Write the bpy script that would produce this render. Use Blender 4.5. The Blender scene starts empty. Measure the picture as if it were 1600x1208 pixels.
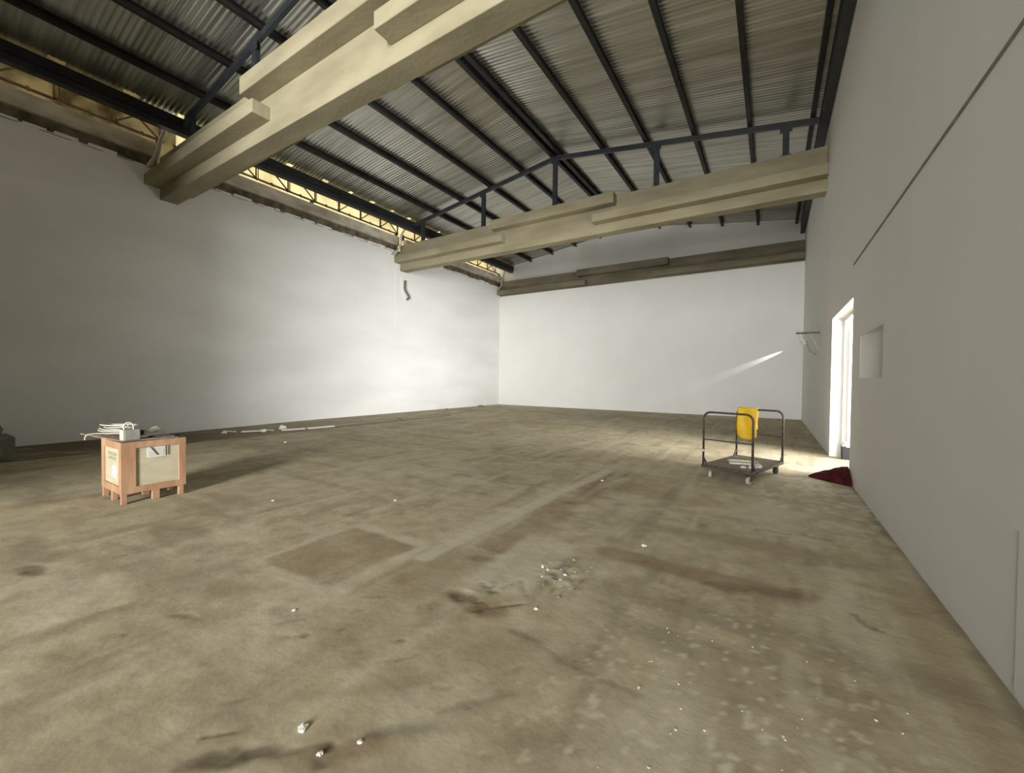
import bpy, bmesh, math, random
import numpy as np
from mathutils import Vector, Matrix
random.seed(7)
C = bpy.context.scene.collection
SC = bpy.context.scene

# ------------------------------------------------------------------ camera
F_PX, YAW, PITCH, ROLL, EYE = 641.24, -0.564536, -0.018852, 0.0107, 1.5
cd = bpy.data.cameras.new('camera'); cam = bpy.data.objects.new('camera', cd); C.objects.link(cam)
fw = Vector((math.sin(YAW)*math.cos(PITCH), math.cos(YAW)*math.cos(PITCH), math.sin(PITCH)))
ri = Vector((math.cos(YAW), -math.sin(YAW), 0)); up = ri.cross(fw)
r2 = ri*math.cos(ROLL)+up*math.sin(ROLL); u2 = up*math.cos(ROLL)-ri*math.sin(ROLL)
M = Matrix((r2, u2, -fw)).transposed().to_4x4(); M.translation = Vector((0, 0, EYE))
cam.matrix_world = M
cd.sensor_width = 36; cd.lens = F_PX*36/1600; cd.clip_start = .02; cd.clip_end = 200
SC.camera = cam

# ------------------------------------------------------------------ world, daylight, exposure
SC.view_settings.view_transform = 'Standard'; SC.view_settings.look = 'None'
SC.view_settings.gamma = 1; SC.view_settings.exposure = 0.0
SC.view_settings.use_curve_mapping = False
w = bpy.data.worlds.new('sky'); SC.world = w; w.use_nodes = True
bg = w.node_tree.nodes['Background']; bg.inputs[0].default_value = (1.0, .97, .88, 1); bg.inputs[1].default_value = 2.2

def area(name, loc, target, sx, sy, power, col, spread=math.pi):
    l = bpy.data.lights.new(name, 'AREA'); l.shape = 'RECTANGLE'; l.size = sx; l.size_y = sy
    l.energy = power; l.color = col; l.spread = spread
    o = bpy.data.objects.new(name, l); C.objects.link(o); o.location = loc
    o.rotation_euler = (Vector(target)-Vector(loc)).to_track_quat('-Z', 'Y').to_euler(); return o
area('daylight_rear_gate', (-0.6, -11.7, 3.9), (-8.2, 6, 4.4), 3.6, 7.2, 2080, (1, .99, .96), math.radians(95))
area('daylight_side_door', (4.2, 8.3, 1.5), (-6, 11.6, 2.0), 3.8, 2.8, 680, (1, .99, .96), math.radians(84))
sp = bpy.data.lights.new('sun_through_wall_slit', 'SPOT'); sp.energy = 900; sp.color = (.92, .95, 1); sp.shadow_soft_size = .012
sp.spot_size = math.radians(8); sp.spot_blend = .7
so = bpy.data.objects.new('sun_through_wall_slit', sp); C.objects.link(so); so.location = (.93, 19.74, 3.0)
so.rotation_euler = (Vector((-3.8, 20.0, .80))-Vector(so.location)).to_track_quat('-Z', 'Y').to_euler()

# ------------------------------------------------------------------ materials
def lin(*c):
    return tuple(((v/255)/12.92 if v/255 <= .04045 else ((v/255+.055)/1.055)**2.4) for v in c)+(1,)
def mat(name, col, rough=.7, metal=0, noise=None, col2=None, scale=(1, 1, 1), detail=6, bump=0, bscale=30, spec=.5, lo=.35, hi=.65):
    m = bpy.data.materials.new(name); m.use_nodes = True; nt = m.node_tree; b = nt.nodes['Principled BSDF']
    b.inputs['Base Color'].default_value = col; b.inputs['Roughness'].default_value = rough
    b.inputs['Metallic'].default_value = metal; b.inputs['Specular IOR Level'].default_value = spec
    tc = nt.nodes.new('ShaderNodeTexCoord')
    if noise:
        mp = nt.nodes.new('ShaderNodeMapping'); mp.inputs['Scale'].default_value = scale
        nz = nt.nodes.new('ShaderNodeTexNoise'); nz.inputs['Scale'].default_value = noise; nz.inputs['Detail'].default_value = detail
        rp = nt.nodes.new('ShaderNodeValToRGB'); rp.color_ramp.elements[0].position = lo; rp.color_ramp.elements[1].position = hi
        rp.color_ramp.elements[0].color = col; rp.color_ramp.elements[1].color = col2
        nt.links.new(tc.outputs['Object'], mp.inputs[0]); nt.links.new(mp.outputs[0], nz.inputs[0])
        nt.links.new(nz.outputs[0], rp.inputs[0]); nt.links.new(rp.outputs[0], b.inputs['Base Color'])
    if bump:
        n2 = nt.nodes.new('ShaderNodeTexNoise'); n2.inputs['Scale'].default_value = bscale; n2.inputs['Detail'].default_value = 5
        bp = nt.nodes.new('ShaderNodeBump'); bp.inputs['Strength'].default_value = bump; bp.inputs['Distance'].default_value = .02
        nt.links.new(tc.outputs['Object'], n2.inputs[0]); nt.links.new(n2.outputs[0], bp.inputs['Height'])
        nt.links.new(bp.outputs[0], b.inputs['Normal'])
    return m
WALL = mat('white_paint', (.735, .735, .72, 1), .6, noise=.8, col2=(.81, .81, .80, 1), scale=(1, .45, 1.4), bump=.06, bscale=6, spec=.3)
WALLR = mat('white_paint_matt', (.73, .735, .715, 1), .7, noise=.5, col2=(.765, .765, .75, 1), scale=(1, 1.5, .12), bump=.05, bscale=8, spec=.2)
WALLB = mat('white_paint_gable', (.71, .705, .685, 1), .7, noise=.6, col2=(.745, .74, .725, 1), bump=.05, bscale=6, spec=.25)
CONC = mat('aged_concrete', (.255, .225, .145, 1), .85, noise=1.3, col2=(.34, .305, .205, 1), scale=(.6, 2, 2), bump=.25, bscale=14, spec=.2)
CONCD = mat('ring_beam_concrete', (.36, .32, .26, 1), .9, noise=1.2, col2=(.62, .58, .51, 1), scale=(1, 1.2, 2.5), bump=.3, bscale=14, spec=.2)
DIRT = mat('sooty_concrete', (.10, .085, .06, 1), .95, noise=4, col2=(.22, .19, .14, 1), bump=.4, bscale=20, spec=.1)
STEEL = mat('dark_blue_grey_steel', (.022, .026, .032, 1), .45, .0, noise=3, col2=(.034, .038, .044, 1), spec=.4)
PURL = mat('black_steel', (.012, .012, .012, 1), .5, .0, noise=3, col2=(.024, .023, .022, 1), spec=.35)
RUST = mat('rusty_steel', (.045, .028, .016, 1), .85, noise=6, col2=(.13, .075, .035, 1), spec=.2)
TUBE = mat('worn_brown_tube', (.035, .025, .02, 1), .5, .3, noise=20, col2=(.09, .065, .05, 1))
DECK = mat('worn_plywood_deck', (.13, .10, .075, 1), .8, noise=7, col2=(.24, .19, .145, 1), scale=(1, 4, 1))
RUBB = mat('black_rubber', (.012, .012, .012, 1), .7)
WHEEL = mat('grey_caster_wheel', (.25, .24, .21, 1), .6, noise=30, col2=(.36, .35, .31, 1))
WOOD = mat('pine_board', (.30, .165, .09, 1), .7, noise=3, col2=(.42, .255, .15, 1), scale=(3, 3, .8), bump=.1, bscale=40)
PLY = mat('cream_plywood', (.40, .355, .24, 1), .65, noise=4, col2=(.47, .43, .31, 1), scale=(1, 1, 3))
PAPER = mat('white_paper', (.62, .61, .60, 1), .6, noise=9, col2=(.52, .52, .54, 1))
INK = mat('green_grey_ink', (.26, .28, .18, 1), .8)
BLACK = mat('matt_black', (.008, .008, .009, 1), .6)
WHITEP = mat('off_white_plastic', (.50, .49, .42, 1), .4, noise=14, col2=(.56, .55, .48, 1))
GREYP = mat('grey_plastic', (.20, .20, .175, 1), .5, noise=14, col2=(.25, .25, .22, 1))
CABLE = mat('cream_cable', (.47, .45, .36, 1), .5, noise=20, col2=(.56, .54, .44, 1))
BOARD = mat('grey_brown_board', (.20, .15, .11, 1), .7, noise=5, col2=(.32, .25, .19, 1), scale=(1, 5, 1))
YEL = mat('yellow_plastic_sheet', (.56, .33, .003, 1), .55, noise=6, col2=(.64, .40, .006, 1), bump=.3, bscale=12)
MAR = mat('maroon_cloth', (.030, .004, .007, 1), .95, noise=12, col2=(.065, .010, .014, 1), bump=.5, bscale=30, spec=.1)
DOORW = mat('white_gloss_door', (.80, .79, .76, 1), .35, noise=2, col2=(.83, .82, .80, 1))
CHIP = mat('white_plaster_chip', (.78, .77, .70, 1), .8, noise=30, col2=(.62, .60, .53, 1))
GREEN = mat('pale_green_frame', (.42, .46, .32, 1), .6, noise=8, col2=(.52, .55, .40, 1))
TRIMM = mat('grey_joint_filler', (.17, .17, .14, 1), .8, noise=8, col2=(.24, .24, .20, 1))
PIPE = mat('grey_white_pipe', (.42, .42, .38, 1), .5, noise=8, col2=(.55, .55, .50, 1))
PIPED = mat('dark_grey_pipe', (.10, .11, .10, 1), .5, noise=8, col2=(.15, .16, .14, 1))
PLASTER = mat('fresh_white_plaster', (.80, .80, .77, 1), .8, noise=5, col2=(.84, .83, .80, 1), bump=.3, bscale=20)
EXT = mat('outside_paving', (.45, .43, .38, 1), .9, noise=2, col2=(.55, .52, .46, 1))
BLOCK = mat('grey_cement_block', (.14, .14, .11, 1), .9, noise=5, col2=(.22, .22, .18, 1), bump=.3)

# galvanised roofing
ROOF = bpy.data.materials.new('galvanised_sheet'); ROOF.use_nodes = True
nt = ROOF.node_tree; b = nt.nodes['Principled BSDF']
tc = nt.nodes.new('ShaderNodeTexCoord'); mp = nt.nodes.new('ShaderNodeMapping'); mp.inputs['Scale'].default_value = (.35, 5.5, 1)
nz = nt.nodes.new('ShaderNodeTexNoise'); nz.inputs['Scale'].default_value = 1.2; nz.inputs['Detail'].default_value = 8
rp = nt.nodes.new('ShaderNodeValToRGB'); rp.color_ramp.elements[0].position = .35; rp.color_ramp.elements[1].position = .68
rp.color_ramp.elements[0].color = (.37, .37, .32, 1); rp.color_ramp.elements[1].color = (.60, .60, .55, 1)
r2_ = nt.nodes.new('ShaderNodeValToRGB'); r2_.color_ramp.elements[0].color = (.22,)*3+(1,); r2_.color_ramp.elements[1].color = (.42,)*3+(1,)
nt.links.new(tc.outputs['Object'], mp.inputs[0]); nt.links.new(mp.outputs[0], nz.inputs[0]); nt.links.new(nz.outputs[0], rp.inputs[0])
nt.links.new(nz.outputs[0], r2_.inputs[0]); nt.links.new(r2_.outputs[0], b.inputs['Roughness'])
nt.links.new(rp.outputs[0], b.inputs['Base Color']); b.inputs['Metallic'].default_value = .85

# translucent fibreglass
def translucent(name, c1, c2):
    m = bpy.data.materials.new(name); m.use_nodes = True; nt = m.node_tree
    for n in list(nt.nodes): nt.nodes.remove(n)
    out = nt.nodes.new('ShaderNodeOutputMaterial'); tr = nt.nodes.new('ShaderNodeBsdfTranslucent'); df = nt.nodes.new('ShaderNodeBsdfDiffuse')
    mx = nt.nodes.new('ShaderNodeMixShader'); mx.inputs[0].default_value = .25
    tc = nt.nodes.new('ShaderNodeTexCoord'); mp = nt.nodes.new('ShaderNodeMapping'); mp.inputs['Scale'].default_value = (1, .9, .7)
    nz = nt.nodes.new('ShaderNodeTexNoise'); nz.inputs['Scale'].default_value = 2.0; nz.inputs['Detail'].default_value = 5
    rp = nt.nodes.new('ShaderNodeValToRGB'); rp.color_ramp.elements[0].position = .35; rp.color_ramp.elements[1].position = .6
    rp.color_ramp.elements[0].color = c1; rp.color_ramp.elements[1].color = c2
    nt.links.new(tc.outputs['Object'], mp.inputs[0]); nt.links.new(mp.outputs[0], nz.inputs[0]); nt.links.new(nz.outputs[0], rp.inputs[0])
    nt.links.new(rp.outputs[0], tr.inputs[0]); nt.links.new(rp.outputs[0], df.inputs[0])
    nt.links.new(tr.outputs[0], mx.inputs[1]); nt.links.new(df.outputs[0], mx.inputs[2]); nt.links.new(mx.outputs[0], out.inputs[0])
    return m
FIBRE = translucent('cream_fibreglass', (.70, .64, .44, 1), (.84, .80, .62, 1))
FIBRE_DIM = translucent('dimmed_fibreglass', (.12, .10, .06, 1), (.34, .30, .20, 1))  # darker copy of the cream sheet, standing in for the near bay's weaker light

# ------------------------------------------------------------------ helpers
def box(bm, x0, x1, y0, y1, z0, z1):
    v = [bm.verts.new(p) for p in ((x0,y0,z0),(x1,y0,z0),(x1,y1,z0),(x0,y1,z0),(x0,y0,z1),(x1,y0,z1),(x1,y1,z1),(x0,y1,z1))]
    for f in ((0,3,2,1),(4,5,6,7),(0,1,5,4),(1,2,6,5),(2,3,7,6),(3,0,4,7)): bm.faces.new([v[i] for i in f])
def hexa(bm, low, high):
    v = [bm.verts.new(p) for p in list(low)+list(high)]
    for f in ((0,3,2,1),(4,5,6,7),(0,1,5,4),(1,2,6,5),(2,3,7,6),(3,0,4,7)): bm.faces.new([v[i] for i in f])
def bar(bm, a, b, w, h=None, upv=(0,0,1)):
    h = h or w; a = Vector(a); b = Vector(b); d = (b-a).normalized(); u = Vector(upv)
    if abs(d.dot(u)) > .98: u = Vector((0, 1, 0))
    s = d.cross(u).normalized(); u = s.cross(d)
    q = [s*(-w/2)+u*(-h/2), s*(w/2)+u*(-h/2), s*(w/2)+u*(h/2), s*(-w/2)+u*(h/2)]
    hexa(bm, [a+k for k in q], [b+k for k in q])
def tube(bm, pts, r, seg=8, closed=False):
    pts = [Vector(p) for p in pts]; n = len(pts); rings = []; prev = None
    for i, p in enumerate(pts):
        if closed: t = (pts[(i+1) % n]-pts[i-1]).normalized()
        else: t = (pts[min(i+1, n-1)]-pts[max(i-1, 0)]).normalized()
        if prev is None: prev = t.orthogonal().normalized()
        s = (prev-t*prev.dot(t)).normalized(); prev = s; q = t.cross(s)
        rr = r[i] if isinstance(r, (list, tuple)) else r
        rings.append([bm.verts.new(p+(s*math.cos(a)+q*math.sin(a))*rr) for a in [2*math.pi*k/seg for k in range(seg)]])
    for i in range(n if closed else n-1):
        A, B = rings[i], rings[(i+1) % n]
        for k in range(seg): bm.faces.new((A[k], A[(k+1) % seg], B[(k+1) % seg], B[k]))
    if not closed:
        bm.faces.new(rings[0][::-1]); bm.faces.new(rings[-1])
def smooth_path(pts, n=8):
    P = [Vector(p) for p in pts]; P = [P[0]]+P+[P[-1]]; out = []
    for i in range(1, len(P)-2):
        for k in range(n):
            t = k/n; a, b_, c, d = P[i-1], P[i], P[i+1], P[i+2]
            out.append(.5*((2*b_)+(c-a)*t+(2*a-5*b_+4*c-d)*t*t+(3*b_-a-3*c+d)*t**3))
    out.append(P[-2]); return out
def cyl(bm, c, axis, r, h, seg=20):
    c = Vector(c); a = Vector(axis).normalized(); tube(bm, [c-a*h/2, c+a*h/2], r, seg)
def obj(name, bm, m, parent=None, bevel=0, smooth=False):
    bmesh.ops.recalc_face_normals(bm, faces=bm.faces[:])
    me = bpy.data.meshes.new(name); bm.to_mesh(me); bm.free(); me.materials.append(m)
    if smooth:
        for p in me.polygons: p.use_smooth = True
    o = bpy.data.objects.new(name, me); C.objects.link(o)
    if parent is not None:
        o.parent = parent
    if bevel:
        md = o.modifiers.new('bevel', 'BEVEL'); md.width = bevel; md.segments = 2; md.limit_method = 'ANGLE'
    return o
def NB(): return bmesh.new()
def struct(name, bm, m, parent=None, **k):
    o = obj(name, bm, m, parent, **k)
    if parent is None: o['kind'] = 'structure'
    return o
def thing(name, label, cat, loc=(0, 0, 0), rz=0, group=None):
    o = bpy.data.objects.new(name, None); C.objects.link(o); o.empty_display_size = .1
    o.location = loc; o.rotation_euler = (0, 0, rz); return tag(o, label, cat, group)
def tag(o, label, cat, group=None):
    o['label'] = label; o['category'] = cat
    if group: o['group'] = group
    return o
def recentre(o, p):
    """move a one-mesh thing's origin to p"""
    o.data.transform(Matrix.Translation(-Vector(p))); o.location = p

# numpy value noise
def vnoise(x, y, seed=0):
    xi = np.floor(x).astype(np.int64); yi = np.floor(y).astype(np.int64); fx = x-xi; fy = y-yi
    fx = fx*fx*(3-2*fx); fy = fy*fy*(3-2*fy)
    def h(a, b_):
        n = (a*374761393+b_*668265263+seed*1442695041) & 0x7fffffff
        n = ((n ^ (n >> 13))*1274126177) & 0x7fffffff
        return ((n ^ (n >> 16)) & 0xffff)/65535.
    return (h(xi, yi)*(1-fx)+h(xi+1, yi)*fx)*(1-fy)+(h(xi, yi+1)*(1-fx)+h(xi+1, yi+1)*fx)*fy
def fbm(x, y, o=5, seed=0):
    s = 0; a = .5; t = 0
    for i in range(o): s = s+a*vnoise(x*2**i, y*2**i, seed+i); t += a; a *= .55
    return s/t

XL, XR, YB = -13.46, 1.01, 19.82
XM = (XL+XR)/2

# ------------------------------------------------------------------ floor (graded grid, worn concrete)
def grades(*segs):
    out = []
    for a, b_, st in segs: out += list(np.arange(a, b_-1e-6, st))
    out.append(segs[-1][1]); return np.array(out)
gx = grades((-14.5, -5.2, .12), (-5.2, XR+.02, .024), (XR+.02, 1.6, .2))
gy = grades((-12.2, -.5, .6), (-.5, .4, .1), (.4, 5.2, .024), (5.2, 9, .05), (9, 20.4, .12))
X, Y = np.meshgrid(gx, gy)
wx = X+.10*(fbm(X*2.2, Y*2.2, 4, 3)-.5)+.035*(fbm(X*11, Y*11, 3, 5)-.5)
wy = Y+.10*(fbm(X*2.2, Y*2.2, 4, 9)-.5)+.035*(fbm(X*11, Y*11, 3, 12)-.5)
def sst(a, b_, t):
    t = np.clip((t-a)/(b_-a), 0, 1); return t*t*(3-2*t)
def rect(x0, x1, y0, y1, s=.04, ang=0):
    cx, cy = (x0+x1)/2, (y0+y1)/2; c, sn = math.cos(ang), math.sin(ang)
    u = (wx-cx)*c+(wy-cy)*sn; v = -(wx-cx)*sn+(wy-cy)*c
    return (1-sst(-s, s, np.abs(u)-(x1-x0)/2))*(1-sst(-s, s, np.abs(v)-(y1-y0)/2))
def seg(ax, ay, bx, by, wd, s=.02, taper=0):
    dx, dy = bx-ax, by-ay; L = math.hypot(dx, dy); t = np.clip(((wx-ax)*dx+(wy-ay)*dy)/L/L, 0, 1)
    d = np.hypot(wx-(ax+t*dx), wy-(ay+t*dy)); return 1-sst(wd*(1-taper*t), wd*(1-taper*t)+s, d)
def blob(cx, cy, rx, ry, ang=0, s=.35):
    c, sn = math.cos(ang), math.sin(ang); u = (wx-cx)*c+(wy-cy)*sn; v = -(wx-cx)*sn+(wy-cy)*c
    return 1-sst(1-s, 1+s, np.hypot(u/rx, v/ry))
n1 = fbm(X*.9, Y*.9, 5, 21); n2 = fbm(X*3.5, Y*3.5, 5, 31); n3 = fbm(X*14, Y*14, 4, 41)
brown = np.zeros_like(X); dark = np.zeros_like(X); light = np.zeros_like(X); z = np.zeros_like(X)
def mxm(a, b_): return np.maximum(a, b_)
# brown rectangle with pale rim
r_in = rect(-3.48, -2.62, 1.72, 2.62, .035); r_out = rect(-3.56, -2.50, 1.60, 2.74, .05)
brown = mxm(brown, r_in*(.12+.75*n2+.35*(n3-.3))); light = mxm(light, (r_out-r_in).clip(0, 1)*.55*n2*1.3)
# trench patch running towards the gable
band = rect(-2.24, -1.86, 2.9, 5.6, .05)*.9
band = mxm(band, seg(-2.1, 5.3, -1.98, 6.9, .13, .06, .6)); band = mxm(band, rect(-2.45, -1.75, 2.9, 3.7, .10)*.7)
brown = mxm(brown, band*(1.15*n2+.5*(n3-.35)).clip(0, 1)); light = mxm(light, seg(-2.42, 2.5, -2.28, 6.6, .05, .06)*.55)
light = mxm(light, rect(-1.92, -1.42, 2.36, 3.45, .06)*.45); brown *= 1-.7*rect(-1.92, -1.42, 2.36, 3.3, .06)
brown = mxm(brown, rect(-2.55, -2.0, 2.0, 2.9, .12)*n2*.8)
# dug spot with cracks
hole = blob(-1.72, 2.19, .17, .08, -.25); hole = mxm(hole, blob(-1.60, 2.13, .10, .06, .2))
hole = hole*sst(.30, .62, n3)
brown = mxm(brown, blob(-1.66, 2.17, .24, .11, -.1)*.9); dark = mxm(dark, hole*.6); z -= .018*hole
for s_ in [(-1.66, 2.35, -1.56, 2.62), (-1.56, 2.62, -1.42, 2.44), (-1.80, 2.42, -1.63, 2.36), (-1.52, 2.2, -1.38, 2.32), (-1.66, 2.32, -1.72, 2.5)]:
    c = seg(*s_, .004, .012); dark = mxm(dark, c*.75); z -= .008*c
for s_, a_ in [((-1.30, 2.05, -.50, 1.95), .35), ((-1.95, 1.4, -1.2, 1.28), .2), ((-.03, 4.86, .46, 4.91), .7), ((-.10, 4.80, -.03, 4.86), .5),
               ((-.95, 2.65, -.3, 2.4), .3), ((-3.6, 4.9, -2.5, 4.6), .2), ((-10.95, 5.9, -10.95, 12.6), .85), ((-11.6, 12.4, -12.4, 15.8), .3),
               ((-2.9, 9.6, .9, 10.2), .5), ((-2.2, 11.8, .9, 12.0), .35)]:
    c = seg(*s_, .010 if s_[0] > -10 else .05, .02 if s_[0] > -10 else .07); dark = mxm(dark, c*a_)
# reddish scrape on the right, hooked crack
st = mxm(seg(-1.15, 3.44, .15, 3.46, .075, .09), seg(-.25, 3.33, .22, 3.55, .05, .05)*.9)
brown = mxm(brown, st*(.55+.5*n2)); dark = mxm(dark, seg(-.35, 3.35, .22, 3.5, .03, .06)*.4*(.5+n3))
dark = mxm(dark, mxm(seg(.44, 3.40, .49, 3.30, .008, .02), seg(.49, 3.30, .56, 3.24, .012, .02))*.8)
# foreground gouges
for cx, cy, rx, ry, a_, k in [(-1.73, .80, .15, .035, .7, .85), (-1.50, 1.00, .045, .03, .4, .9), (-1.46, .94, .05, .022, .3, .8), (-1.60, .90, .10, .02, .9, .6), (-1.30, 1.22, .16, .035, .8, .55), (-1.12, 1.5, .22, .02, .9, .35),
                              (-1.93, .78, .10, .010, .9, .75), (-2.05, .93, .09, .008, .8, .6), (-4.75, .66, .14, .07, .1, .8), (-2.28, 1.35, .035, .022, .5, .7), (-2.34, 1.30, .05, .015, .5, .5), (-3.05, 1.05, .12, .02, .4, .55),
                              (-2.62, 1.42, .12, .05, .3, .35), (-1.75, 1.62, .03, .012, .3, .7), (-3.3, 1.35, .3, .12, .3, .25), (-2.0, 2.75, .12, .06, .4, .5), (-1.07, 1.62, .02, .012, 0, .5)]:
    c = blob(cx, cy, rx, ry, a_, .45)*(.6+.6*n3); dark = mxm(dark, c*k); z -= .006*c*k
for cx, cy, rx, ry, a_, k in [(-1.35, 1.1, .30, .05, .8, .8), (-1.2, 1.9, .28, .12, .9, .5), (-1.55, 1.35, .5, .04, .8, .4), (.8, 2.5, .10, 2.0, 0, .5), (.9, 4.5, .12, 1.2, 0, .5), (.35, 2.6, .25, .5, 0, .3), (.15, 4.3, .5, .25, 0, .35)]:
    brown = mxm(brown, blob(cx, cy, rx, ry, a_, .5)*k*(.5+.8*n2))
# wandering scrape marks in the foreground
rs = np.random.RandomState(9)
for i in range(26):
    cx, cy = rs.uniform(-3.6, -.9), rs.uniform(.65, 1.9)
    if cx+cy > .2 or cx < -2.9 and cy > 1.5: continue
    dark = mxm(dark, blob(cx, cy, rs.uniform(.03, .16), rs.uniform(.004, .014), rs.uniform(.5, 1.0), .5)*rs.uniform(.25, .7)*(.4+.9*n3))
for i in range(60):
    cx, cy = rs.uniform(-2.4, .6), rs.uniform(1.2, 5.5)
    dark = mxm(dark, blob(cx, cy, rs.uniform(.01, .07), rs.uniform(.005, .02), rs.uniform(-.3, 1.6), .6)*rs.uniform(.15, .5)*(.4+.9*n3))
gr = fbm(X*6.0+.6*n1, Y*.7, 5, 113); dark = mxm(dark, sst(.55, .78, gr)*.30); light = mxm(light, sst(.56, .78, fbm(X*4.5, Y*.6, 5, 131))*.32)
bigd = blob(-1.78, .76, .20, .05, .75, .5)*sst(.35, .6, n3); dark = mxm(dark, bigd*.8)
# general wear
streak = fbm(X*.55, Y*3.2, 5, 61)
brown = mxm(brown, sst(.52, .78, n1)*.45); brown = mxm(brown, sst(.56, .8, n2)*.35)
dark = mxm(dark, sst(.60, .86, n2*.6+n3*.4)*.45); dark = mxm(dark, sst(.55, .75, streak)*.25)
light = mxm(light, sst(.55, .80, fbm(X*1.6, Y*1.6, 5, 71))*.35)
dark = mxm(dark, sst(.42, .68, fbm(X*1.1, Y*2.6, 5, 171))*blob(-6.2, .4, 3.6, 1.9, .2, .7)*.38)
# scuffed pale area in front of the door and spalled patch low on the right
door_sc = blob(.45, 7.0, .8, 2.6, 0, .6); light = mxm(light, door_sc*sst(.45, .7, n2*.5+n3*.5)*.8)
spall = blob(.42, 1.9, .26, 1.1, .1, .5); light = mxm(light, spall*sst(.52, .72, n3)*.5)
spk = sst(.80, .86, vnoise(X*32, Y*32, 88)); light = mxm(light, spk*(blob(-.1, 1.6, .8, 1.4, 0, .6)*.8+.0))
grv = blob(-1.33, 2.85, .16, .28, .9, .5)*sst(.50, .75, vnoise(X*26, Y*26, 95)); light = mxm(light, grv*.6); z += .008*grv
dark = mxm(dark, blob(-1.33, 2.85, .16, .28, .9, .5)*sst(.62, .9, vnoise(X*26+.5, Y*26+.4, 97))*.6)
# sunken strip by left wall, shade painted dark; darker line on the right
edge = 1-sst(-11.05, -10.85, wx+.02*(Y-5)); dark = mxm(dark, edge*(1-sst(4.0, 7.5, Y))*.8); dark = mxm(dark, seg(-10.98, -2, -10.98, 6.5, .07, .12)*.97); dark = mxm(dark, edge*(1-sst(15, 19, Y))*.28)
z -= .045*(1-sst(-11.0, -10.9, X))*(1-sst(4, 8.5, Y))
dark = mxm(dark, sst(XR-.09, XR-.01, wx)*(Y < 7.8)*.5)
z += .004*(n2-.5)+.006*(fbm(X*6, Y*6, 3, 55)-.5)*sst(-5.5, -4.5, X)
me = bpy.data.meshes.new('floor'); H_, W_ = X.shape
co = np.stack([X, Y, z], -1).reshape(-1, 3); idx = np.arange(H_*W_).reshape(H_, W_)
q = np.stack([idx[:-1, :-1], idx[:-1, 1:], idx[1:, 1:], idx[1:, :-1]], -1).reshape(-1, 4)
me.vertices.add(len(co)); me.vertices.foreach_set('co', co.ravel().astype(np.float32))
me.loops.add(q.size); me.loops.foreach_set('vertex_index', q.ravel().astype(np.int32))
me.polygons.add(len(q)); me.polygons.foreach_set('loop_start', np.arange(0, q.size, 4, dtype=np.int32))
me.polygons.foreach_set('use_smooth', np.ones(len(q), dtype=bool))
me.update(); me.validate()
at = me.color_attributes.new('wear_and_shade', 'FLOAT_COLOR', 'POINT')
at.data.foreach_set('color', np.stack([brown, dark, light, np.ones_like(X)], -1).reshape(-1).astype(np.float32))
FL = bpy.data.materials.new('worn_concrete_floor'); FL.use_nodes = True; nt = FL.node_tree; b = nt.nodes['Principled BSDF']
b.inputs['Roughness'].default_value = .8; b.inputs['Specular IOR Level'].default_value = .25
va = nt.nodes.new('ShaderNodeVertexColor'); va.layer_name = 'wear_and_shade'; sep = nt.nodes.new('ShaderNodeSeparateColor'); nt.links.new(va.outputs[0], sep.inputs[0])
tc = nt.nodes.new('ShaderNodeTexCoord'); nz = nt.nodes.new('ShaderNodeTexNoise'); nz.inputs['Scale'].default_value = 5; nz.inputs['Detail'].default_value = 9; nz.inputs['Roughness'].default_value = .62
nt.links.new(tc.outputs['Object'], nz.inputs[0])
rp = nt.nodes.new('ShaderNodeValToRGB'); rp.color_ramp.elements[0].position = .3; rp.color_ramp.elements[1].position = .72
rp.color_ramp.elements[0].color = (.335, .287, .185, 1); rp.color_ramp.elements[1].color = (.485, .425, .29, 1)
nt.links.new(nz.outputs[0], rp.inputs[0]); last = rp.outputs[0]
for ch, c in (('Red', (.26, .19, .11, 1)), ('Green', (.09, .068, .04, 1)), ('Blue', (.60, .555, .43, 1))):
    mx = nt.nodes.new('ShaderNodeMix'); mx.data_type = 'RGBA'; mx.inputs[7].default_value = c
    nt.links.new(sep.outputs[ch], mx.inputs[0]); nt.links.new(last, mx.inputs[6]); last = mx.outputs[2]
nt.links.new(last, b.inputs['Base Color'])
bp = nt.nodes.new('ShaderNodeBump'); bp.inputs['Strength'].default_value = .22; bp.inputs['Distance'].default_value = .01
nzb = nt.nodes.new('ShaderNodeTexNoise'); nzb.inputs['Scale'].default_value = 22; nzb.inputs['Detail'].default_value = 7
nt.links.new(tc.outputs['Object'], nzb.inputs[0]); nt.links.new(nzb.outputs[0], bp.inputs['Height']); nt.links.new(bp.outputs[0], b.inputs['Normal'])
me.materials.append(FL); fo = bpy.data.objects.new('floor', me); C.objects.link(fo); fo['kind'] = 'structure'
bm = NB(); box(bm, 1.6, 8, 4, 16, -.25, -.01); struct('trim_2', bm, EXT)

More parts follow.
